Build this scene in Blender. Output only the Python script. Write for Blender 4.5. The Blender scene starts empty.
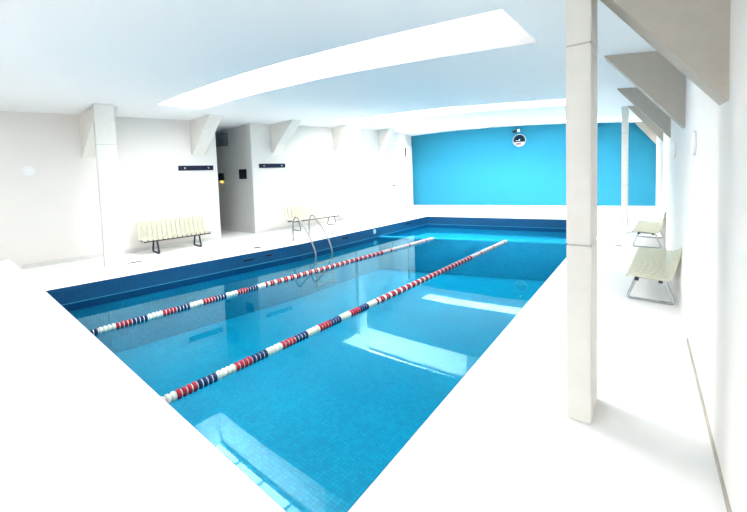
import bpy, bmesh, math, random
from mathutils import Vector, Matrix
random.seed(7)
S = bpy.context.scene
COL = S.collection

# ------------------------------------------------------------------ camera, world, exposure
EYE = 1.70
YAW, PITCH, ROLL = 0.67425, 0.05705, -0.03520
def cam_axes():
    f = Vector((-math.sin(YAW), math.cos(YAW), 0)); r = Vector((math.cos(YAW), math.sin(YAW), 0)); u = Vector((0, 0, 1))
    c, s = math.cos(PITCH), math.sin(PITCH)
    f2 = f * c - u * s; u2 = u * c + f * s
    c, s = math.cos(ROLL), math.sin(ROLL)
    return r * c + u2 * s, u2 * c - r * s, f2
_r, _u, _f = cam_axes()
cd = bpy.data.cameras.new('camera'); cam = bpy.data.objects.new('camera', cd); COL.objects.link(cam)
M = Matrix((_r, _u, -_f)).transposed().to_4x4(); M.translation = Vector((0, 0, EYE))
cam.matrix_world = M
cd.sensor_width = 36; cd.sensor_fit = 'HORIZONTAL'; cd.lens = 17.925
cd.shift_x = 0.01425; cd.shift_y = -0.08154; cd.clip_start = 0.02
S.camera = cam
w = bpy.data.worlds.new('world'); S.world = w; w.use_nodes = True
w.node_tree.nodes['Background'].inputs[0].default_value = (0.75, 0.86, 1, 1)
w.node_tree.nodes['Background'].inputs[1].default_value = 0.6
S.view_settings.view_transform = 'Standard'; S.view_settings.look = 'None'
S.view_settings.gamma = 1; S.view_settings.use_curve_mapping = False
S.view_settings.exposure = 1.72
PANE_BRIGHT, PANE_DIM, PANE_FAR = 7.0, 4.6, 26.0      # daylight panes; right ones dimmed for reflections, far ones boosted for the blue wall
FILL = 14.0                             # added fill lamps, unseen behind the camera

# ------------------------------------------------------------------ materials
def mat(name, col, rough=.6, metal=0, spec=.3, noise=0, nscale=4, emit=0, emitcol=None, bump=0, bscale=40):
    m = bpy.data.materials.new(name); m.use_nodes = True
    nt = m.node_tree; b = nt.nodes['Principled BSDF']
    b.inputs['Base Color'].default_value = (*col, 1)
    b.inputs['Roughness'].default_value = rough; b.inputs['Metallic'].default_value = metal
    b.inputs['Specular IOR Level'].default_value = spec
    if noise or bump:
        tc = nt.nodes.new('ShaderNodeTexCoord')
    if noise:
        n = nt.nodes.new('ShaderNodeTexNoise'); n.inputs['Scale'].default_value = nscale; n.inputs['Detail'].default_value = 6
        nt.links.new(tc.outputs['Object'], n.inputs['Vector'])
        r = nt.nodes.new('ShaderNodeMix'); r.data_type = 'RGBA'
        r.inputs['A'].default_value = (*[c * (1 - noise) for c in col], 1)
        r.inputs['B'].default_value = (*[min(1, c * (1 + noise)) for c in col], 1)
        nt.links.new(n.outputs['Fac'], r.inputs['Factor']); nt.links.new(r.outputs['Result'], b.inputs['Base Color'])
    if bump:
        n2 = nt.nodes.new('ShaderNodeTexNoise'); n2.inputs['Scale'].default_value = bscale; n2.inputs['Detail'].default_value = 4
        nt.links.new(tc.outputs['Object'], n2.inputs['Vector'])
        bp = nt.nodes.new('ShaderNodeBump'); bp.inputs['Strength'].default_value = bump; bp.inputs['Distance'].default_value = .01
        nt.links.new(n2.outputs['Fac'], bp.inputs['Height']); nt.links.new(bp.outputs['Normal'], b.inputs['Normal'])
    if emit:
        b.inputs['Emission Color'].default_value = (*(emitcol or col), 1); b.inputs['Emission Strength'].default_value = emit
    return m

def tile_mat(name, c1, c2, mortar, size, vary=.5):
    m = bpy.data.materials.new(name); m.use_nodes = True
    nt = m.node_tree; b = nt.nodes['Principled BSDF']; b.inputs['Roughness'].default_value = .35
    tc = nt.nodes.new('ShaderNodeTexCoord'); uv = tc.outputs['UV']
    br = nt.nodes.new('ShaderNodeTexBrick'); br.offset = 0; br.squash = 1
    br.inputs['Scale'].default_value = 1.0; br.inputs['Brick Width'].default_value = size; br.inputs['Row Height'].default_value = size
    br.inputs['Mortar Size'].default_value = size * .07; br.inputs['Bias'].default_value = 0
    br.inputs['Color1'].default_value = (*c1, 1); br.inputs['Color2'].default_value = (*c2, 1); br.inputs['Mortar'].default_value = (*mortar, 1)
    nt.links.new(uv, br.inputs['Vector'])
    n = nt.nodes.new('ShaderNodeTexNoise'); n.inputs['Scale'].default_value = 1.1; n.inputs['Detail'].default_value = 5
    nt.links.new(uv, n.inputs['Vector'])
    mx = nt.nodes.new('ShaderNodeMix'); mx.data_type = 'RGBA'; mx.blend_type = 'MULTIPLY'; mx.inputs['Factor'].default_value = vary
    cr = nt.nodes.new('ShaderNodeValToRGB'); cr.color_ramp.elements[0].position = .3; cr.color_ramp.elements[1].position = .7
    cr.color_ramp.elements[0].color = (.62, .72, .8, 1); cr.color_ramp.elements[1].color = (1, 1, 1, 1)
    nt.links.new(n.outputs['Fac'], cr.inputs[0])
    nt.links.new(br.outputs['Color'], mx.inputs['A']); nt.links.new(cr.outputs['Color'], mx.inputs['B'])
    nt.links.new(mx.outputs['Result'], b.inputs['Base Color'])
    return m

def water_mat():
    m = bpy.data.materials.new('pool_water'); m.use_nodes = True
    nt = m.node_tree; nt.nodes.clear()
    out = nt.nodes.new('ShaderNodeOutputMaterial'); mix = nt.nodes.new('ShaderNodeMixShader')
    tr = nt.nodes.new('ShaderNodeBsdfTransparent'); tr.inputs[0].default_value = (.45, .92, .98, 1)
    gl = nt.nodes.new('ShaderNodeBsdfGlossy'); gl.inputs['Roughness'].default_value = .012; gl.inputs['Color'].default_value = (.52, .92, 1, 1)
    fr = nt.nodes.new('ShaderNodeFresnel'); fr.inputs['IOR'].default_value = 1.33
    tc = nt.nodes.new('ShaderNodeTexCoord'); n = nt.nodes.new('ShaderNodeTexNoise'); n.inputs['Scale'].default_value = 1.3; n.inputs['Detail'].default_value = 1
    bp = nt.nodes.new('ShaderNodeBump'); bp.inputs['Strength'].default_value = .05; bp.inputs['Distance'].default_value = .01
    L = nt.links.new
    L(tc.outputs['Object'], n.inputs['Vector']); L(n.outputs['Fac'], bp.inputs['Height'])
    L(bp.outputs['Normal'], gl.inputs['Normal']); L(bp.outputs['Normal'], fr.inputs['Normal'])
    L(fr.outputs[0], mix.inputs[0]); L(tr.outputs[0], mix.inputs[1]); L(gl.outputs[0], mix.inputs[2]); L(mix.outputs[0], out.inputs[0])
    return m

WHITE = mat('white_wall_paint', (.84, .815, .785), .7, noise=.02, nscale=3, bump=.08, bscale=30)
CEILM = mat('white_ceiling_paint', (.925, .94, .945), .8, noise=.01, nscale=2)
DECK = mat('white_floor_paint', (.93, .925, .91), .55, noise=.012, nscale=2.5)
CONC = mat('painted_concrete', (.82, .80, .755), .75, noise=.05, nscale=9, bump=.15, bscale=60)
BLUE = mat('blue_wall_paint', (.03, .235, .375), .7, spec=0, noise=.02, nscale=3)
NAVYTILE = tile_mat('navy_edge_tile', (.001, .070, .19), (.001, .058, .165), (.002, .085, .21), .05, .3)
POOLTILE = tile_mat('blue_mosaic_tile', (.003, .42, .57), (.001, .32, .48), (.001, .26, .41), .045, .75)
LINE = mat('waterline_glint', (.08, .33, .50), .4)
SHALLOW = tile_mat('light_cyan_tile', (.03, .62, .80), (.02, .56, .76), (.05, .62, .76), .045, .3)
SILL = mat('pale_cyan_sill', (.10, .50, .64), .4)
CONC_TAUPE = mat('dark_taupe_concrete', (.50, .465, .41), .85, noise=.08, nscale=14, bump=.2, bscale=70)  # darker taupe tone, used on the right-wall brackets only
WATER = water_mat()
GREYTILE = mat('grey_skirting', (.72, .72, .70), .5, noise=.08, nscale=8)
TAUPE = mat('taupe_skirting', (.48, .44, .385), .6, noise=.15, nscale=10)
SHAFT = mat('white_shaft_lining', (.90, .92, .93), .7)
JOINT = mat('joint_grey', (.5, .485, .45), .8)
SHAFT_DIM = mat('shaded_shaft_lining', (.30, .31, .32), .8)  # shade painted into the right part of the skylight wells
FRAME = mat('grey_blue_steel', (.12, .24, .32), .5)
PANE_A = mat('bright_pane', (.9, .95, 1), .5, emit=PANE_BRIGHT, emitcol=(1, .965, .925))
PANE_B = mat('dim_pane', (.9, .95, 1), .5, emit=PANE_DIM, emitcol=(1, .965, .925))
PANE_C = mat('far_pane', (.9, .95, 1), .5, emit=PANE_FAR, emitcol=(1, .965, .925))
SLAT = mat('cream_plastic', (.63, .61, .475), .45)
DARKMETAL = mat('dark_blue_steel', (.035, .04, .065), .4, .3)
CHROME = mat('chrome', (.55, .57, .60), .18, 1)
STEEL = mat('polished_steel', (.34, .345, .35), .3, 1)
BLACK = mat('black_plastic', (.012, .014, .02), .5)
NAVYBOARD = mat('navy_board', (.008, .014, .045), .5)
BOLT = mat('pale_metal', (.65, .66, .68), .35, .6)
RED = mat('red_float', (.42, .018, .05), .4); NAVY = mat('navy_float', (.008, .035, .14), .4); FWHITE = mat('white_float', (.80, .83, .74), .4)
FARW = mat('pale_far_float', (.60, .58, .60), .5)
ROPE = mat('steel_cable', (.5, .5, .5), .4, .8)
DISC = mat('white_enamel', (.93, .93, .93), .35)
DOORW = mat('white_door_paint', (.92, .92, .90), .4)
DOORG = mat('dark_grey_door', (.05, .07, .08), .5)
BROWN = mat('brown_hinge', (.12, .08, .05), .5)
CORR = mat('shaded_corridor_paint', (.66, .67, .66), .7, noise=.03)  # the corridor's natural shade is mixed into this grey
DIAL = mat('dark_dial', (.006, .025, .05), .8, spec=0); DIALW = mat('pale_dial', (.80, .80, .80), .4)
AMBER = mat('amber_lamp', (1, .65, .1), .4, emit=.45, emitcol=(1, .62, .12))
DRAIN = mat('drain_metal', (.22, .19, .17), .5, .5)
FILLM = mat('fill_diffuser', (1, 1, 1), .5, emit=FILL)

# ------------------------------------------------------------------ mesh helpers
def link(name, bm, mats, parent=None, smooth=False, uv=None, recalc=True):
    me = bpy.data.meshes.new(name)
    if recalc: bmesh.ops.recalc_face_normals(bm, faces=bm.faces[:])
    if uv:
        lay = bm.loops.layers.uv.new('UVMap')
        for f in bm.faces:
            n = f.normal
            for l in f.loops:
                c = l.vert.co
                if abs(n.z) > .6: l[lay].uv = (c.x, c.y)
                elif abs(n.x) > abs(n.y): l[lay].uv = (c.y, c.z)
                else: l[lay].uv = (c.x, c.z)
    bm.to_mesh(me); bm.free()
    for m in (mats if isinstance(mats, (list, tuple)) else [mats]): me.materials.append(m)
    if smooth:
        for p in me.polygons: p.use_smooth = True
    o = bpy.data.objects.new(name, me); COL.objects.link(o)
    if parent: o.parent = parent
    return o
def empty(name, loc, rz=0):
    o = bpy.data.objects.new(name, None); COL.objects.link(o); o.location = loc; o.rotation_euler = (0, 0, rz); o.empty_display_size = .1
    return o
def tag(o, label, cat, group=None):
    o['label'] = label; o['category'] = cat
    if group: o['group'] = group
    return o
def struct(o): o['kind'] = 'structure'; return o
def solid(bm, bottom, top, mi=0):
    """closed prism between two loops of equal length"""
    a = [bm.verts.new(p) for p in bottom]; b = [bm.verts.new(p) for p in top]; n = len(a)
    fs = [bm.faces.new(a[::-1]), bm.faces.new(b)]
    for i in range(n): fs.append(bm.faces.new((a[i], a[(i + 1) % n], b[(i + 1) % n], b[i])))
    for f in fs: f.material_index = mi
    return fs
def box(bm, x0, x1, y0, y1, z0, z1, mi=0):
    q = [(x0, y0), (x1, y0), (x1, y1), (x0, y1)]
    return solid(bm, [(x, y, z0) for x, y in q], [(x, y, z1) for x, y in q], mi)
def quadprism(bm, pts, z0, z1, mi=0):
    return solid(bm, [(x, y, z0) for x, y in pts], [(x, y, z1) for x, y in pts], mi)
def bev(bm, w=.004, seg=2):
    bmesh.ops.bevel(bm, geom=bm.edges[:], offset=w, segments=seg, affect='EDGES', clamp_overlap=True)
def lathe(bm, prof, seg=24, mi=None, axis='Z', origin=(0, 0, 0)):
    """prof: list of (r, h); closed at ends when r == 0"""
    rings = []
    for r, h in prof:
        if r < 1e-6: ring = [bm.verts.new((0, 0, h))]
        else: ring = [bm.verts.new((r * math.cos(2 * math.pi * i / seg), r * math.sin(2 * math.pi * i / seg), h)) for i in range(seg)]
        rings.append(ring)
    vs = [v for r in rings for v in r]
    for k in range(len(rings) - 1):
        a, b = rings[k], rings[k + 1]
        for i in range(seg):
            j = (i + 1) % seg
            if len(a) == 1 and len(b) == 1: continue
            if len(a) == 1: f = bm.faces.new((a[0], b[i], b[j]))
            elif len(b) == 1: f = bm.faces.new((a[i], a[j], b[0]))
            else: f = bm.faces.new((a[i], a[j], b[j], b[i]))
            if mi: f.material_index = mi[k]
    R = {'Z': Matrix.Identity(3), 'X': Matrix.Rotation(math.pi / 2, 3, 'Y'), 'Y': Matrix.Rotation(-math.pi / 2, 3, 'X')}[axis]
    for v in vs: v.co = R @ v.co + Vector(origin)
def tube(bm, pts, r, seg=10, closed=False):
    pts = [Vector(p) for p in pts]; n = len(pts); rings = []
    up = None
    for i, p in enumerate(pts):
        if closed: t = (pts[(i + 1) % n] - pts[i - 1]).normalized()
        else: t = (pts[min(i + 1, n - 1)] - pts[max(i - 1, 0)]).normalized()
        if up is None:
            up = t.orthogonal().normalized()
        up = (up - t * up.dot(t)).normalized(); s = t.cross(up)
        rings.append([bm.verts.new(p + (up * math.cos(2 * math.pi * k / seg) + s * math.sin(2 * math.pi * k / seg)) * r) for k in range(seg)])
    for i in range(n if closed else n - 1):
        a, b = rings[i], rings[(i + 1) % n]
        for k in range(seg): bm.faces.new((a[k], a[(k + 1) % seg], b[(k + 1) % seg], b[k]))
    if not closed: bm.faces.new(rings[0][::-1]); bm.faces.new(rings[-1])
def rounded(pts, r, n=5, closed=True):
    """polyline with its corners rounded"""
    pts = [Vector(p) for p in pts]; out = []; m = len(pts)
    for i, p in enumerate(pts):
        if not closed and i in (0, m - 1): out.append(p); continue
        a = pts[i - 1]; b = pts[(i + 1) % m]
        da = (a - p); db = (b - p); d = min(r, da.length * .45, db.length * .45)
        A = p + da.normalized() * d; B = p + db.normalized() * d
        for k in range(n + 1):
            t = k / n; out.append(A * (1 - t) ** 2 + p * 2 * t * (1 - t) + B * t * t)
    return out

# ------------------------------------------------------------------ the plan of the hall
def lwx(y): return -10.347 + .1095 * y           # left wall
def rwx(y): return .344 - .0258 * y              # right wall
def fwy(x): return 17.205 + .0778 * x            # far blue wall
PM = (-7.02, 6.2)                                 # slight bend of the left pool edge
def plx(y): return PM[0] + (.1437 if y < PM[1] else .0224) * (y - PM[1])   # pool edges
def prx(y): return -1.188 - .0219 * y
def ney(x): return 1.063 - .0417 * x
def fey(x): return 13.79 + .193 * x
def ceil(x, y): return 2.9895 - .0078 * (x + 2.7) ** 2 - .0725 * x + .0206 * (y - 6)
YB = -1.4                                         # wall behind the photographer
WZ = -.286                                        # water level
def corner(fx, fy):
    x, y = fx(5), 5
    for _ in range(30): x = fx(y); y = fy(x)
    return (x, y)
NL, NR, FR, FL = corner(plx, ney), corner(prx, ney), corner(prx, fey), corner(plx, fey)
DOORA = (lwx(13.0), 13.0); DOORB = (-9.87, fwy(-9.87))     # the wall turns here, with the white door in it
OPN0, OPN1 = 5.66, 6.72                           # opening of the corridor
RC = (rwx(17.17), fwy(rwx(17.17)))

bm = bmesh.new()                                  # floor: deck round the pool, slab .25 thick
for q in ([(-13, YB - .2), (1.2, YB - .2), NR, NL], [(1.2, YB - .2), (1.2, 18), FR, NR], [(1.2, 18), (-13, 18), FL, FR], [(-13, 18), (-13, YB - .2), NL, PM, FL]):
    v = [bm.verts.new((x, y, 0)) for x, y in q]; bm.faces.new(v)
bmesh.ops.remove_doubles(bm, verts=bm.verts[:], dist=1e-4)
struct(link('floor', bm, DECK))

# pool basin, edge tiles, waterline, water
def ring(name, z0, z1, inset, m, uv=True):
    bm = bmesh.new(); c = [NL, NR, FR, FL, PM]
    ctr = Vector((sum(p[0] for p in c) / 4, sum(p[1] for p in c) / 4))
    def ins(d):
        sg = [(1, 1), (-1, 1), (-1, -1), (1, -1), (1, 0)]
        return [(p[0] + s[0] * d, p[1] + s[1] * d) for p, s in zip(c, sg)]
    o, i = ins(0), ins(inset)
    for k in range(5):
        j = (k + 1) % 5
        quadprism(bm, [o[k], o[j], i[j], i[k]], z0, z1)
    return struct(link(name, bm, m, uv=uv))
ring('pool_edge_tiles', -.42, -.001, .004, NAVYTILE)
ring('waterline_glint_strip', WZ - .006, WZ + .008, .007, LINE)  # pale strip imitating the reflection along the water's edge
bm = bmesh.new()
for q in ([NL, NR, FR, FL, PM],):
    lo = [bm.verts.new((x, y, -1.35)) for x, y in q]; hi = [bm.verts.new((x, y, -.40)) for x, y in q]
    bm.faces.new(lo)
    for k in range(5): bm.faces.new((lo[k], lo[(k + 1) % 5], hi[(k + 1) % 5], hi[k]))
o = struct(link('pool_basin', bm, POOLTILE, uv=True))
dvy = lambda x: 11.33 + .279 * x                  # sill dividing the deep lanes from the shallow end
def onx(fx, g):
    x = -4
    for _ in range(30): x = fx(g(x))
    return (x, g(x))
DL, DR = onx(plx, dvy), onx(prx, dvy); D2 = lambda x: dvy(x) + .22
EL, ER = onx(plx, D2), onx(prx, D2)
bm = bmesh.new(); quadprism(bm, [EL, ER, FR, FL], -1.34, -.62)
struct(link('shallow_end_floor', bm, SHALLOW, uv=True))
bm = bmesh.new(); quadprism(bm, [DL, DR, ER, EL], -1.34, WZ - .05)
struct(link('pool_divider', bm, POOLTILE, uv=True))
bm = bmesh.new(); quadprism(bm, [DL, DR, ER, EL], WZ - .05, WZ - .015)
struct(link('divider_sill', bm, SILL))
bm = bmesh.new(); bm.faces.new([bm.verts.new((x, y, WZ)) for x, y in (NL, NR, FR, FL, PM)])
o = link('pool_water', bm, WATER, recalc=False); struct(o)

# walls
T = .25
def wall(name, p, q, z1a, z1b, m, side, t=T):
    """vertical wall from p to q; body on the given side"""
    d = Vector((q[0] - p[0], q[1] - p[1])).normalized(); n = Vector((-d.y, d.x)) * side * t
    bm = bmesh.new()
    solid(bm, [(p[0], p[1], 0), (q[0], q[1], 0), (q[0] + n.x, q[1] + n.y, 0), (p[0] + n.x, p[1] + n.y, 0)],
          [(p[0], p[1], z1a), (q[0], q[1], z1b), (q[0] + n.x, q[1] + n.y, z1b), (p[0] + n.x, p[1] + n.y, z1a)])
    return struct(link(name, bm, m))
H = 3.95
bm = bmesh.new()                                  # left wall with the corridor opening, up to the far door
for a, b in ((YB, OPN0), (OPN1 + .02, 13.0)):
    quadprism(bm, [(lwx(a), a), (lwx(b), b), (lwx(b) - T, b), (lwx(a) - T, a)], 0, H)
quadprism(bm, [DOORA, DOORB, (DOORB[0] - T, DOORB[1] - .05), (DOORA[0] - T, DOORA[1])], 0, H)
struct(link('wall_left', bm, WHITE))
wall('wall_right', (rwx(YB), YB), (rwx(18), 18), H, H, WHITE, -1)
wall('wall_far', (-10.3, fwy(-10.3)), (.6, fwy(.6)), H, H, BLUE, 1)
wall('wall_near', (-10.9, YB), (.7, YB), H, H, WHITE, -1)
# corridor behind the opening
bm = bmesh.new()
quadprism(bm, [(lwx(OPN1), OPN1), (-12.6, OPN1 + .06), (-12.6, OPN1 + .3), (lwx(OPN1) - T, OPN1 + .3), (lwx(OPN1) - T, OPN1 + .019), (lwx(OPN1), OPN1 + .019)], 0, H)
quadprism(bm, [(lwx(OPN0) - .24, OPN0 - .3), (-12.6, OPN0 - .3), (-12.6, OPN0), (lwx(OPN0) - .02, OPN0)], 0, H)
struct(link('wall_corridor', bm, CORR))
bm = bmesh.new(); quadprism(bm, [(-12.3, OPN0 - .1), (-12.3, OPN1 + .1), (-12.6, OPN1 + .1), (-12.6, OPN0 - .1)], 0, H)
struct(link('wall_corridor_end', bm, mat('shaded_end_paint', (.10, .13, .14), .7)))  # painted dark to deepen the shade inside the corridor

# ceiling: one gently arched shell with three skylight openings
S1a = lambda x: 3.068 - .0553 * x; S1b = lambda x: 4.231 - .0318 * x
S2a = lambda x: 9.093 - .0028 * x; S2b = lambda x: 10.522 - .0075 * x
S3a = lambda x: 15.2 + .065 * x;   S3b = lambda x: 16.05 + .07 * x
SKY = [(S1a, S1b, -8.2, -1.0, .75), (S2a, S2b, -8.4, -1.45, .8), (S3a, S3b, -8.5, -.9, 1.0)]
xs = sorted(set([-13, -12, -11, -10, -9, -8.5, -8.4, -8.2, -7, -4.6, -6, -5, -4, -3, -2, -1.45, -1.0, -.9, -.4, .1, .8]))
rows = [lambda x: YB - .2, lambda x: .8, S1a, S1b, lambda x: 6.5, S2a, S2b, lambda x: 12.8, S3a, S3b, lambda x: max(18, 0)]
bm = bmesh.new(); g = [[bm.verts.new((x, r(x), ceil(x, r(x)))) for x in xs] for r in rows]
for i in range(len(rows) - 1):
    for j in range(len(xs) - 1):
        hole = False
        for a, b, xa, xb, _ in SKY:
            if rows[i] is a and xs[j] >= xa - 1e-6 and xs[j + 1] <= xb + 1e-6: hole = True
        if not hole: bm.faces.new((g[i][j], g[i][j + 1], g[i + 1][j + 1], g[i + 1][j]))
for f in bm.faces: f.smooth = True
struct(link('ceiling', bm, CEILM, smooth=True))

NAMES = [('window_1', 'long skylight in the ceiling nearest the camera'), ('window_2', 'middle long skylight in the ceiling beyond the near one'), ('window_3', 'skylight slot in the ceiling right above the blue wall')]
for (a, b, xa, xb, dep), (nm, lab) in zip(SKY, NAMES):
    root = struct(empty(nm, ((xa + xb) / 2, (a(-4.5) + b(-4.5)) / 2, ceil(-4.5, a(-4.5))))); O = root.location
    root['label'] = lab
    xx = [x for x in xs if xa - 1e-6 <= x <= xb + 1e-6]
    bm = bmesh.new()
    def V(x, y, dz): return bm.verts.new(Vector((x, y, ceil(x, y) + dz)) - O)
    for fn in (a, b):
        lo = [V(x, fn(x), 0) for x in xx]; hi = [V(x, fn(x), dep) for x in xx]
        for k in range(len(xx) - 1): bm.faces.new((lo[k], lo[k + 1], hi[k + 1], hi[k]))
    for x in (xa, xb):
        bm.faces.new((V(x, a(x), 0), V(x, b(x), 0), V(x, b(x), dep), V(x, a(x), dep)))
    if nm == 'window_3':
        for k in range(len(xx) - 1):
            x0, x1 = xx[k], xx[k + 1]
            bm.faces.new((V(x0, a(x0) + .40, dep), V(x1, a(x1) + .40, dep), V(x1, b(x1), dep), V(x0, b(x0), dep)))
    if nm != 'window_3':                           # right part painted darker, to dim its reflection in the water
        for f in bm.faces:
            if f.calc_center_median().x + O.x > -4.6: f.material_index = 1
    link('shaft', bm, [SHAFT, SHAFT_DIM], root)
    fb = bmesh.new()                               # frame round the top of the shaft
    for fn, s in ((a, 1), (b, -1)):
        for k in range(len(xx) - 1):
            x0, x1 = xx[k], xx[k + 1]
            q = [(x0, fn(x0)), (x1, fn(x1)), (x1, fn(x1) + s * .06), (x0, fn(x0) + s * .06)]
            z = [ceil(*p) + dep for p in q]
            solid(fb, [Vector((p[0], p[1], h - .05)) - O for p, h in zip(q, z)], [Vector((p[0], p[1], h + .02)) - O for p, h in zip(q, z)])
    link('frame', fb, FRAME, root)
    n = 8
    for k in range(n):
        x0 = xa + (xb - xa) * k / n + (.015 if k else 0); x1 = xa + (xb - xa) * (k + 1) / n - (.015 if k < n - 1 else 0)
        bm = bmesh.new()
        e = (lambda x: a(x) + .40) if nm == 'window_3' else b       # glass narrowed to a strip, shaping the light on the blue wall
        q = [(x0, a(x0)), (x1, a(x1)), (x1, e(x1)), (x0, e(x0))]
        solid(bm, [Vector((p[0], p[1], ceil(*p) + dep)) - O for p in q], [Vector((p[0], p[1], ceil(*p) + dep + .03)) - O for p in q])
        link('pane', bm, PANE_C if nm == 'window_3' else (PANE_A if (x0 + x1) / 2 < -5.1 else PANE_B), root)
        if k:
            bm = bmesh.new(); q = [(x0 - .03, a(x0)), (x0, a(x0)), (x0, b(x0)), (x0 - .03, b(x0))]
            solid(bm, [Vector((p[0], p[1], ceil(*p) + dep - .04)) - O for p in q], [Vector((p[0], p[1], ceil(*p) + dep + .02)) - O for p in q])
            link('glazing_bar', bm, FRAME, root)

# raised ledge along the near end of the pool
bm = bmesh.new()
ey = lambda x: .905 - .0417 * x
sy = lambda x: .345 - .0417 * x
quadprism(bm, [(-10.32, sy(-10.2)), (-1.16, sy(-1.2)), (-1.16, ey(-1.2)), (-10.22, ey(-10.2))], 0, .25)
bev(bm, .008)
struct(link('poolside_ledge', bm, DECK))
bm = bmesh.new(); quadprism(bm, [(-10.34, sy(-10.2) - .022), (-1.16, sy(-1.2) - .022), (-1.16, sy(-1.2) - .002), (-10.34, sy(-10.2) - .002)], 0, .235)
struct(link('trim_1', bm, mat('cream_ledge_edging', (.93, .91, .87), .5)))

# skirtings
def strip(name, pts, t, h, m, h1=None):
    bm = bmesh.new()
    for (p, q) in zip(pts[:-1], pts[1:]):
        d = Vector((q[0] - p[0], q[1] - p[1])).normalized(); n = Vector((-d.y, d.x)) * t
        hb = h1 if h1 is not None else h
        solid(bm, [(p[0], p[1], 0), (q[0], q[1], 0), (q[0] + n.x, q[1] + n.y, 0), (p[0] + n.x, p[1] + n.y, 0)],
              [(p[0], p[1], h), (q[0], q[1], hb), (q[0] + n.x, q[1] + n.y, hb), (p[0] + n.x, p[1] + n.y, h)])
    return struct(link(name, bm, m))
strip('baseboard_left', [(lwx(1.5), 1.5), (lwx(OPN0), OPN0)], -.012, .09, GREYTILE)
strip('baseboard_left', [(lwx(OPN1), OPN1), (lwx(13), 13)], -.012, .09, GREYTILE)
strip('baseboard_corridor', [(-12.3, OPN1 + .055), (lwx(OPN1) - .01, OPN1)], -.012, .09, GREYTILE)
strip('baseboard_right', [(rwx(YB), YB), (rwx(4.6), 4.6)], .012, .028, TAUPE)
strip('baseboard_far', [(-9.85, fwy(-9.85)), (RC[0], RC[1])], -.02, .02, DECK, .155)

# ------------------------------------------------------------------ columns and haunch brackets
def column(name, cx, y0, label, rot, mx=.065, d=.36, cat='column'):
    root = tag(empty(name, (cx, y0 + d / 2, 0), rot), label, cat, 'concrete columns')
    zt = ceil(cx, y0 + d / 2) - .004
    # shaft cast in three lifts with thin joints between them
    prev = 0
    for k, z in enumerate((1.19, 2.47, zt)):
        bm = bmesh.new(); box(bm, -mx, mx, -d / 2, d / 2, prev, z - (.006 if k < 2 else 0)); bev(bm, .006)
        link('column_section', bm, CONC, root)
        if k < 2:
            bm = bmesh.new(); box(bm, -mx + .006, mx - .006, -d / 2 + .006, d / 2 - .006, z - .008, z + .002); link('joint', bm, JOINT, root)
        prev = z
    return root
column('concrete_column', -.411, 2.735, 'tall white concrete column in the foreground between the pool and the right wall', .02, .071)
column('concrete_column', -8.735, 2.52, 'white concrete column on the left deck beside the first bench', -.10, .068, .34)
column('concrete_column', -8.27, 9.87, 'white concrete column on the left deck beyond the ladder and second bench', -.08, .075)
column('concrete_column', -.675, 11.15, 'distant slim white column in front of the blue wall by the far right bench', .02, .065)

def bracket(wx, y0, x1, za, label, t=.36, m=None):
    """triangular haunch: wx wall face, x1 tip on the ceiling, za foot on the wall"""
    s = -1 if wx < x1 else 1
    w0 = wx + s * .01
    root_z = za
    bm = bmesh.new()
    prof = lambda y: [(w0, y, za), (x1, y, ceil(x1, y) - .002), (w0, y, ceil(wx, y) - .002)]
    a = [Vector(p) for p in prof(y0)]; b = [Vector(p) for p in prof(y0 + t)]
    O = Vector((wx, y0 + t / 2, za))
    solid(bm, [p - O for p in a], [p - O for p in b])
    o = link('ceiling_bracket', bm, m or CONC); o.location = O
    return tag(o, label, 'bracket', 'triangular ceiling brackets')
bracket(lwx(2.7), 2.62, -8.81, 2.27, 'white triangular bracket joining the left wall to the nearest left column')
bracket(lwx(5.2), 4.98, -8.77, 2.36, 'white triangular ceiling bracket above the first dark coat rack, left of the corridor')
bracket(lwx(7.6), 7.42, -8.48, 2.42, 'white triangular ceiling bracket just right of the corridor, above the second coat rack')
bracket(lwx(10.1), 9.93, -8.35, 2.43, 'white triangular bracket joining the left wall to the column beyond the ladder')
bracket(lwx(12.5), 12.4, -8.45, 2.43, 'last white triangular bracket on the left wall beside the white door')
bracket(rwx(2.8), 2.69, -.41, 2.0, 'large triangular ceiling bracket nearest the camera on the right wall', .3, CONC_TAUPE)
bracket(rwx(5.4), 5.24, -.52, 2.06, 'second triangular ceiling bracket from the camera on the right wall', .3, CONC_TAUPE)
bracket(rwx(8.1), 7.99, -.60, 2.11, 'third triangular ceiling bracket from the camera on the right wall', .3, CONC_TAUPE)
bracket(rwx(11), 11.05, -.62, 2.18, 'triangular bracket joining the right wall to the distant column', .3, CONC_TAUPE)
bracket(rwx(16.9), 16.85, -.74, 2.36, 'triangular bracket against the blue wall in the far right corner', .3, CONC_TAUPE)

# ------------------------------------------------------------------ doors
dv = Vector((DOORB[0] - DOORA[0], DOORB[1] - DOORA[1], 0)).normalized()
drz = math.atan2(dv.y, dv.x)
dr = struct(empty('door_1', (DOORA[0], DOORA[1], 0), drz)); dr['label'] = 'white door at the far end of the left wall beside the blue wall'
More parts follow.
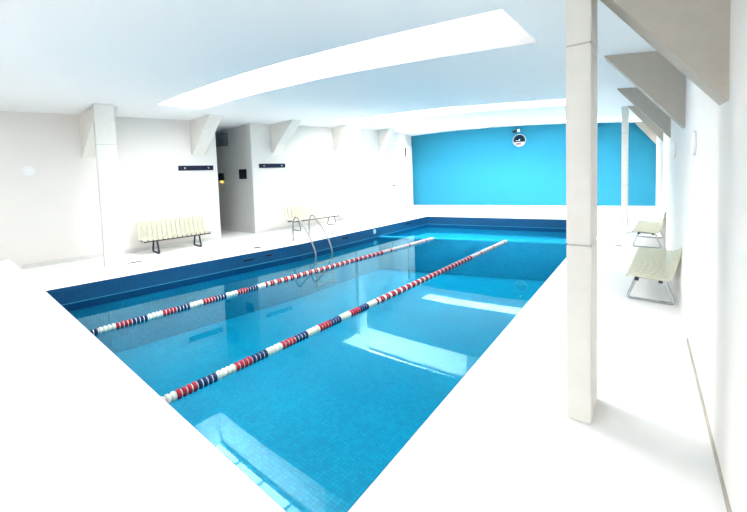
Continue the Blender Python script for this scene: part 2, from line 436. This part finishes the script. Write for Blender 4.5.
# local x runs along the wall towards the blue wall, local -y faces the hall
bm = bmesh.new(); box(bm, .10, 2.22, -.05, .06, .02, 2.86); bev(bm, .006); link('leaf', bm, DOORW, dr)
bm = bmesh.new()
for x0, x1, z0, z1 in ((2.34, 3.38, 0, 2.95), (-.02, 3.38, 2.9, 3.0)): box(bm, x0, x1, -.07, .06, z0, z1)
link('door_frame', bm, DOORW, dr)
bm = bmesh.new(); box(bm, 2.225, 2.335, -.03, .06, .02, 2.88); link('door_gap', bm, mat('cream_gap', (.50, .37, .26), .6), dr)
bm = bmesh.new(); box(bm, 2.2, 2.34, -.085, -.05, 2.45, 2.86); box(bm, 2.22, 2.34, -.085, -.05, .04, .14); link('hinge', bm, BROWN, dr)
bm = bmesh.new(); tube(bm, [(.30, -.05, 1.15), (.30, -.11, 1.15)], .02); tube(bm, [(.28, -.11, 1.15), (.42, -.11, 1.15)], .02); link('handle', bm, DARKMETAL, dr)
dr = struct(empty('door_2', (-12.28, (OPN0 + OPN1) / 2, 0))); dr['label'] = 'dark door at the end of the corridor'
bm = bmesh.new(); box(bm, 0, .05, -.42, .42, .01, 2.15); bev(bm, .005); link('leaf', bm, DOORG, dr)
bm = bmesh.new()
for y0, y1, z0, z1 in ((-.5, -.43, 0, 2.25), (.43, .5, 0, 2.25), (-.5, .5, 2.17, 2.25)): box(bm, 0, .07, y0, y1, z0, z1)
link('door_frame', bm, CORR, dr)
bm = bmesh.new(); tube(bm, [(.05, -.3, 1.05), (.1, -.3, 1.05), (.1, -.18, 1.05)], .012); link('handle', bm, CHROME, dr)

# ------------------------------------------------------------------ benches
def bench(loc, rz, L, legx, legmat, label, tr=.016):
    """local x along the bench, y = 0 seat front .. y+ towards the wall"""
    root = tag(empty('bench', loc, rz), label, 'bench', 'cream slatted benches')
    prof = [(0, .335), (.012, .352), (.06, .36), (.2, .348), (.36, .338), (.41, .352), (.435, .39), (.455, .47), (.49, .62), (.515, .735), (.524, .748)]
    n = 15; p = L / n
    for k in range(n):
        x0 = -L / 2 + k * p; x1 = x0 + p - .028
        bm = bmesh.new(); th = .018
        pts = [Vector((0, y, z)) for y, z in prof]; up = []; dn = []
        for i, q in enumerate(pts):
            t = (pts[min(i + 1, len(pts) - 1)] - pts[max(i - 1, 0)]).normalized(); nn = Vector((0, -t.z, t.y))
            up.append(q + nn * th / 2); dn.append(q - nn * th / 2)
        loopp = up + dn[::-1]
        A = [bm.verts.new((x0, q.y, q.z)) for q in loopp]; B = [bm.verts.new((x1, q.y, q.z)) for q in loopp]; m = len(prof)
        N = len(loopp)
        for i in range(N): bm.faces.new((A[i], A[(i + 1) % N], B[(i + 1) % N], B[i]))
        for W in (A, B):
            for i in range(m - 1): bm.faces.new((W[i], W[i + 1], W[N - 2 - i], W[N - 1 - i]))
        link('slat', bm, SLAT, root)
    for y in (.10, .33):
        bm = bmesh.new(); box(bm, -L / 2 + .03, L / 2 - .045, y - .02, y + .02, .292, .333); bev(bm, .003); link('rail', bm, DARKMETAL, root)
    bm = bmesh.new(); box(bm, -L / 2 + .03, L / 2 - .045, .50, .518, .56, .60); link('back_rail', bm, SLAT, root)
    for x in legx:
        bm = bmesh.new()
        tube(bm, rounded([(x, .09, .30), (x, .36, .30), (x, .46, .016), (x, -.01, .016)], .05), tr, 8, True)
        link('leg', bm, legmat, root, smooth=True)
    return root
# left wall: local y must point to -X, so rotate by +90 degrees (local x -> +Y)
aL = math.atan2(1, .1095)
bench((-9.06, 4.22, 0), aL, 1.62, (-.50, .47), DARKMETAL, 'cream slatted bench with dark legs against the left wall, left of the corridor', .022)
bench((-8.53, 8.38, 0), aL, 1.95, (-.72, .72), mat('grey_steel', (.16, .17, .19), .35, .7), 'cream slatted bench against the left wall behind the pool ladder')
aR = -math.pi / 2 + math.atan(-.0258)
bench((-.285, 6.42, 0), aR, 1.9, (.72, -.72), CHROME, 'nearer cream slatted bench with chrome legs against the right wall')
bench((-.40, 10.05, 0), aR, 1.7, (.66, -.66), CHROME, 'farther cream slatted bench against the right wall behind the nearer one')

# ------------------------------------------------------------------ coat racks
def rack(y0, y1, z, label):
    ym = (y0 + y1) / 2
    root = tag(empty('coat_rack', (lwx(ym), ym, z), math.atan2(1, .1095)), label, 'coat rack', 'dark coat racks')
    L = y1 - y0
    bm = bmesh.new(); box(bm, -L / 2, L / 2, -.03, -.001, -.065, .065); bev(bm, .004); link('board', bm, NAVYBOARD, root)
    for x in (-L / 2 + .16, L / 2 - .14):
        bm = bmesh.new(); lathe(bm, [(0, 0), (.018, 0), (.022, -.012), (.012, -.03), (0, -.034)], 12, axis='Y', origin=(x, -.03, 0)); 
        for v in bm.verts: pass
        link('hook', bm, BOLT, root)
    return root
# local x = +Y along wall, local -y = towards +X (the hall)
rack(4.62, 5.54, 2.015, 'dark coat rack on the left wall above the first bench, left of the corridor')
rack(6.95, 7.88, 2.055, 'dark coat rack on the left wall just right of the corridor opening')

# ------------------------------------------------------------------ wall discs
def disc(loc, nx, r, label, group):
    root = tag(empty('wall_vent', loc), label, 'wall vent', group)
    bm = bmesh.new(); lathe(bm, [(0, 0), (r, 0), (r, .016), (r * .9, .022), (r * .84, .016), (0, .018)], 28, axis='X')
    if nx < 0:
        for v in bm.verts: v.co.x *= -1
    link('cover', bm, DISC, root, smooth=False)
    bm = bmesh.new(); lathe(bm, [(0, .017), (.018, .017), (.018, .026), (0, .028)], 12, axis='X')
    if nx < 0:
        for v in bm.verts: v.co.x *= -1
    link('knob', bm, DISC, root)
    return root
disc((lwx(1.72), 1.72, 2.01), 1, .105, 'round white disc on the left wall near the left edge of the picture', 'round white wall discs')
disc((lwx(3.94), 3.94, 2.056), 1, .10, 'round white disc on the left wall above the first bench', 'round white wall discs')
disc((lwx(8.8), 8.8, 2.15), 1, .10, 'faint round white disc on the left wall above the bench behind the ladder', 'round white wall discs')
disc((rwx(4.24), 4.24, 1.86), -1, .105, 'nearer round white disc on the right wall', 'round white wall discs')
disc((rwx(6.8), 6.8, 1.885), -1, .105, 'farther round white disc on the right wall', 'round white wall discs')

# ------------------------------------------------------------------ corridor fittings
t = tag(empty('notice_panel', (-10.10, OPN1 + .015, 1.82)), 'small dark panel on the right side wall of the corridor', 'panel')
bm = bmesh.new(); box(bm, -.19, .19, -.03, .0, -.15, .15); bev(bm, .004); link('panel', bm, NAVYBOARD, t)
bm = bmesh.new(); box(bm, -.15, .15, -.034, -.029, -.11, .11); link('screen', bm, BLACK, t)
t = tag(empty('switch_box', (-11.33, OPN1 + .032, 1.66)), 'dark switch box with an amber light inside the corridor', 'switch box')
bm = bmesh.new(); box(bm, -.12, .12, -.07, 0, -.02, .22); bev(bm, .006); link('case', bm, BLACK, t)
bm = bmesh.new(); box(bm, -.03, .05, -.07, -.0, -.10, -.02); link('lamp', bm, AMBER, t)
t = tag(empty('duct_box', (-11.0, OPN1 + .02, 2.75)), 'dark grey box under the corridor ceiling', 'box')
bm = bmesh.new(); box(bm, -.95, .15, -.16, 0, .0, .42); bev(bm, .01); link('casing', bm, mat('duct_grey', (.16, .19, .21), .6), t)

# ------------------------------------------------------------------ clock and fixture on the blue wall
cx = -4.73; frz = math.atan(.0778)
t = tag(empty('wall_clock', (cx, fwy(cx), 2.90), frz), 'round dark-faced clock high on the blue wall', 'clock')
bm = bmesh.new(); lathe(bm, [(0, 0), (.27, 0), (.262, .05), (.255, .055), (.244, .05), (.244, .03), (0, .03)], 40, axis='Y')
for v in bm.verts: v.co.y *= -1
link('rim', bm, mat('pale_grey_rim', (.55, .56, .57), .5), t)
def dsk(a0, a1, r, y):
    bm = bmesh.new(); n = 24
    p = [(r * math.cos(a0 + (a1 - a0) * k / n), r * math.sin(a0 + (a1 - a0) * k / n)) for k in range(n + 1)]
    solid(bm, [(x, -y, z) for x, z in p], [(x, -y - .004, z) for x, z in p]); return bm
link('dial', dsk(math.radians(-16), math.radians(196), .243, .031), DIAL, t)
link('lower_dial', dsk(math.radians(196), math.radians(344), .243, .031), mat('pink_grey_dial', (.45, .40, .40), .4), t)
TICK = mat('grey_tick', (.10, .15, .19), .8, spec=0)
for k in range(0, 9):
    bm = bmesh.new(); a = math.radians(-10 + 25 * k); c, sn = math.cos(a), math.sin(a)
    q = [(c * .185 - sn * .006, sn * .185 + c * .006), (c * .215 - sn * .006, sn * .215 + c * .006), (c * .215 + sn * .006, sn * .215 - c * .006), (c * .185 + sn * .006, sn * .185 - c * .006)]
    solid(bm, [(x, -.036, z) for x, z in q], [(x, -.038, z) for x, z in q])
    link('tick_mark', bm, TICK, t)
bm = bmesh.new(); box(bm, -.14, .02, -.045, -.04, -.02, -.006); link('hand', bm, DIALW, t)
bm = bmesh.new(); box(bm, -.008, .03, -.05, -.046, -.02, .05); link('hand', bm, DIALW, t)
bm = bmesh.new(); box(bm, -.12, .06, -.04, -.036, -.17, -.13); link('plate', bm, DIAL, t)
t = tag(empty('wall_device', (-4.80, fwy(-4.80), 3.30), frz), 'small dark and white spotlight on the blue wall just above the clock', 'device')  # small unidentified device above the clock
bm = bmesh.new(); box(bm, -.03, .03, -.10, 0, -.03, .03); bev(bm, .006); link('mount', bm, BLACK, t)
bm = bmesh.new(); lathe(bm, [(0, -.16), (.05, -.16), (.06, -.02), (.04, .03), (0, .03)], 16, axis='X', origin=(-.02, -.11, -.015)); link('housing', bm, BLACK, t)
bm = bmesh.new(); lathe(bm, [(0, 0), (.055, 0), (.06, .08), (0, .09)], 16, axis='X', origin=(.02, -.11, .02)); link('lens', bm, DISC, t)

# ------------------------------------------------------------------ pool ladder
lx, ly = -7.585, 6.47
t = tag(empty('pool_ladder', (lx, ly, 0), math.atan(-.098)), 'polished steel pool ladder with two arched handrails on the left pool edge', 'ladder')
side = [(0, 0), (0, .20), (.01, .40), (.04, .52), (.095, .605), (.16, .632), (.225, .62), (.29, .575), (.37, .50), (.60, .30), (.78, .06), (.90, -.16), (.94, -.30), (.94, -1.1)]
sm = rounded([(x, 0, z) for x, z in side], .06, 4, closed=False)
for y in (0, .535):
    bm = bmesh.new(); tube(bm, [(p.x, y, p.z) for p in sm], .021, 10); link('handrail', bm, STEEL, t, smooth=True)
    bm = bmesh.new(); lathe(bm, [(0, 0), (.05, 0), (.05, .01), (.025, .03), (.022, .03)], 16, origin=(0, y, 0)); link('floor_flange', bm, STEEL, t)
for z in (-.50, -.78, -1.04):
    bm = bmesh.new(); box(bm, .90, .985, 0, .535, z - .012, z + .012); bev(bm, .004); link('step', bm, STEEL, t)

# ------------------------------------------------------------------ lane ropes
def float_mesh(m, nm):
    bm = bmesh.new()
    lathe(bm, [(.010, -.024), (.034, -.022), (.046, -.014), (.049, -.004), (.046, .008), (.036, .012), (.036, .022), (.010, .024)], 14, [0, 0, 0, 0, 0, 1, 1], axis='Y')
    me = bpy.data.meshes.new(nm); bmesh.ops.recalc_face_normals(bm, faces=bm.faces[:]); bm.to_mesh(me); bm.free()
    me.materials.append(m); me.materials.append(FWHITE)
    for p in me.polygons: p.use_smooth = True
    return me
FM = {'w': float_mesh(FWHITE, 'float'), 'r': float_mesh(RED, 'float'), 'b': float_mesh(NAVY, 'float')}
def lane(A, B, label, phase, y_red, y_white, first):
    A = Vector((*A, WZ + .012)); B = Vector((*B, WZ + .012)); d = B - A; L = d.length
    root = tag(empty('lane_rope', A, math.atan2(d.y, d.x) - math.pi / 2), label, 'lane rope', 'floating lane ropes')
    bm = bmesh.new(); tube(bm, [(0, 0, 0), (0, L, 0)], .008, 6); link('cable', bm, ROPE, root)
    pitch = .05; n = int((L - .12) / pitch); rest = bmesh.new(); mats = [FARW, RED, NAVY]
    for k in range(n):
        y = .06 + pitch * (k + .5); Y = A.y + y
        if Y > y_white: c = 'w' if (k % 16) else 'r'
        elif Y > y_red: c = 'w' if k % 3 == 2 else 'r'
        else: c = first[(int((Y - phase) // .2)) % 3]
        if k < 100:
            o = bpy.data.objects.new('float', FM[c]); COL.objects.link(o); o.parent = root; o.location = (0, y, 0)
        else:
            i0 = len(rest.verts)
            mi = {'w': 0, 'r': 1, 'b': 2}[c]
            lathe(rest, [(.010, -.024), (.034, -.022), (.046, -.014), (.049, -.004), (.046, .008), (.036, .012), (.036, .022), (.010, .024)], 10, [mi] * 5 + [0, 0], axis='Y', origin=(0, y, 0))
    o = link('floats', rest, mats, root, smooth=True); o['kind'] = 'stuff'
    return root
lane((-3.47, 1.22), (-3.27, 10.36), 'red white and blue lane rope nearer the right, running down the middle of the pool', 1.28, 4.5, 8.0, 'wrb')
lane((-5.87, 1.30), (-5.20, 9.82), 'red white and blue lane rope nearer the left wall and ladder', 1.38, 4.1, 7.5, 'bwr')

# ------------------------------------------------------------------ small fittings on the deck and pool edge
def drain(x, y, lx_, ly_, label, shape='box'):
    root = tag(empty('floor_drain', (x, y, 0), -.1), label, 'drain', 'small floor drains')
    bm = bmesh.new()
    if shape == 'round': lathe(bm, [(0, .001), (lx_, .001), (lx_, .006), (lx_ * .8, .008), (0, .007)], 20)
    else: box(bm, -lx_, lx_, -ly_, ly_, .001, .007)
    link('grate', bm, DRAIN, root)
    bm = bmesh.new()
    for k in (-1, 0, 1): box(bm, k * lx_ * .4 - lx_ * .08, k * lx_ * .4 + lx_ * .08, -ly_ * .6, ly_ * .6, .0065, .0095)
    link('bars', bm, BLACK, root)
drain(-7.62, 5.36, .10, .08, 'round dark drain on the left deck in front of the corridor', 'round')
drain(-8.66, 3.05, .035, .14, 'narrow dark drain slot beside the nearest left column foot')
drain(-7.45, 8.15, .07, .06, 'small drain on the left deck just right of the ladder', 'round')
drain(-7.45, 12.05, .10, .10, 'small brownish drain at the far left corner of the pool', 'round')
drain(-.66, 9.36, .06, .05, 'small dark square drain on the right deck beside the far bench')
def slot(y, L, z, label, m=BLACK, nm='skimmer_slot', cat='skimmer'):
    root = tag(empty(nm, (plx(y) + .012, y, z), math.atan2(1, .098)), label, cat, 'overflow slots')
    bm = bmesh.new(); box(bm, -L / 2, L / 2, -.006, .0, -.028, .028); bev(bm, .003); link('opening', bm, m, root)
    bm = bmesh.new()
    for q in ((-L / 2, L / 2, .022, .03), (-L / 2, L / 2, -.03, -.022)): box(bm, q[0], q[1], -.01, -.0, q[2], q[3])
    link('rim', bm, NAVYTILE, root)
slot(4.83, .26, -.14, 'left dark overflow slot in the navy tiles below the corridor')
slot(5.32, .16, -.125, 'right dark overflow slot in the navy tiles below the corridor')
slot(7.85, .22, -.10, 'dark overflow slot in the navy tiles right of the ladder')
slot(11.1, .30, -.10, 'dark overflow slot near the far left corner of the pool')
t = tag(empty('edge_disc', (plx(9.2) + .008, 9.2, -.11)), 'small pale round disc in the navy edge tiles beyond the ladder', 'edge disc')  # pale blue disc set in the navy edge tiles
bm = bmesh.new(); lathe(bm, [(0, 0), (.075, 0), (.075, .012), (.06, .02), (0, .024)], 20, axis='X'); link('lens', bm, mat('pale_blue_disc', (.35, .55, .68), .3), t)

# ------------------------------------------------------------------ fill lamps added on the ceiling over the near end, out of view
for x, which in ((-7.5, 'leftmost'), (-4.5, 'middle'), (-1.5, 'rightmost')):
    y = -.5; z = ceil(x, y)
    t = tag(empty('fill_lamp', (x, y, z - .002)), which + ' of the three added fill lamps above the near end of the hall, out of view', 'lamp', 'added fill lamps over the near end')
    bm = bmesh.new(); box(bm, -.62, .62, -.16, .16, -.06, 0); bev(bm, .006); link('housing', bm, DISC, t)
    bm = bmesh.new(); box(bm, -.58, .58, -.13, .13, -.075, -.0605); link('diffuser', bm, FILLM, t)
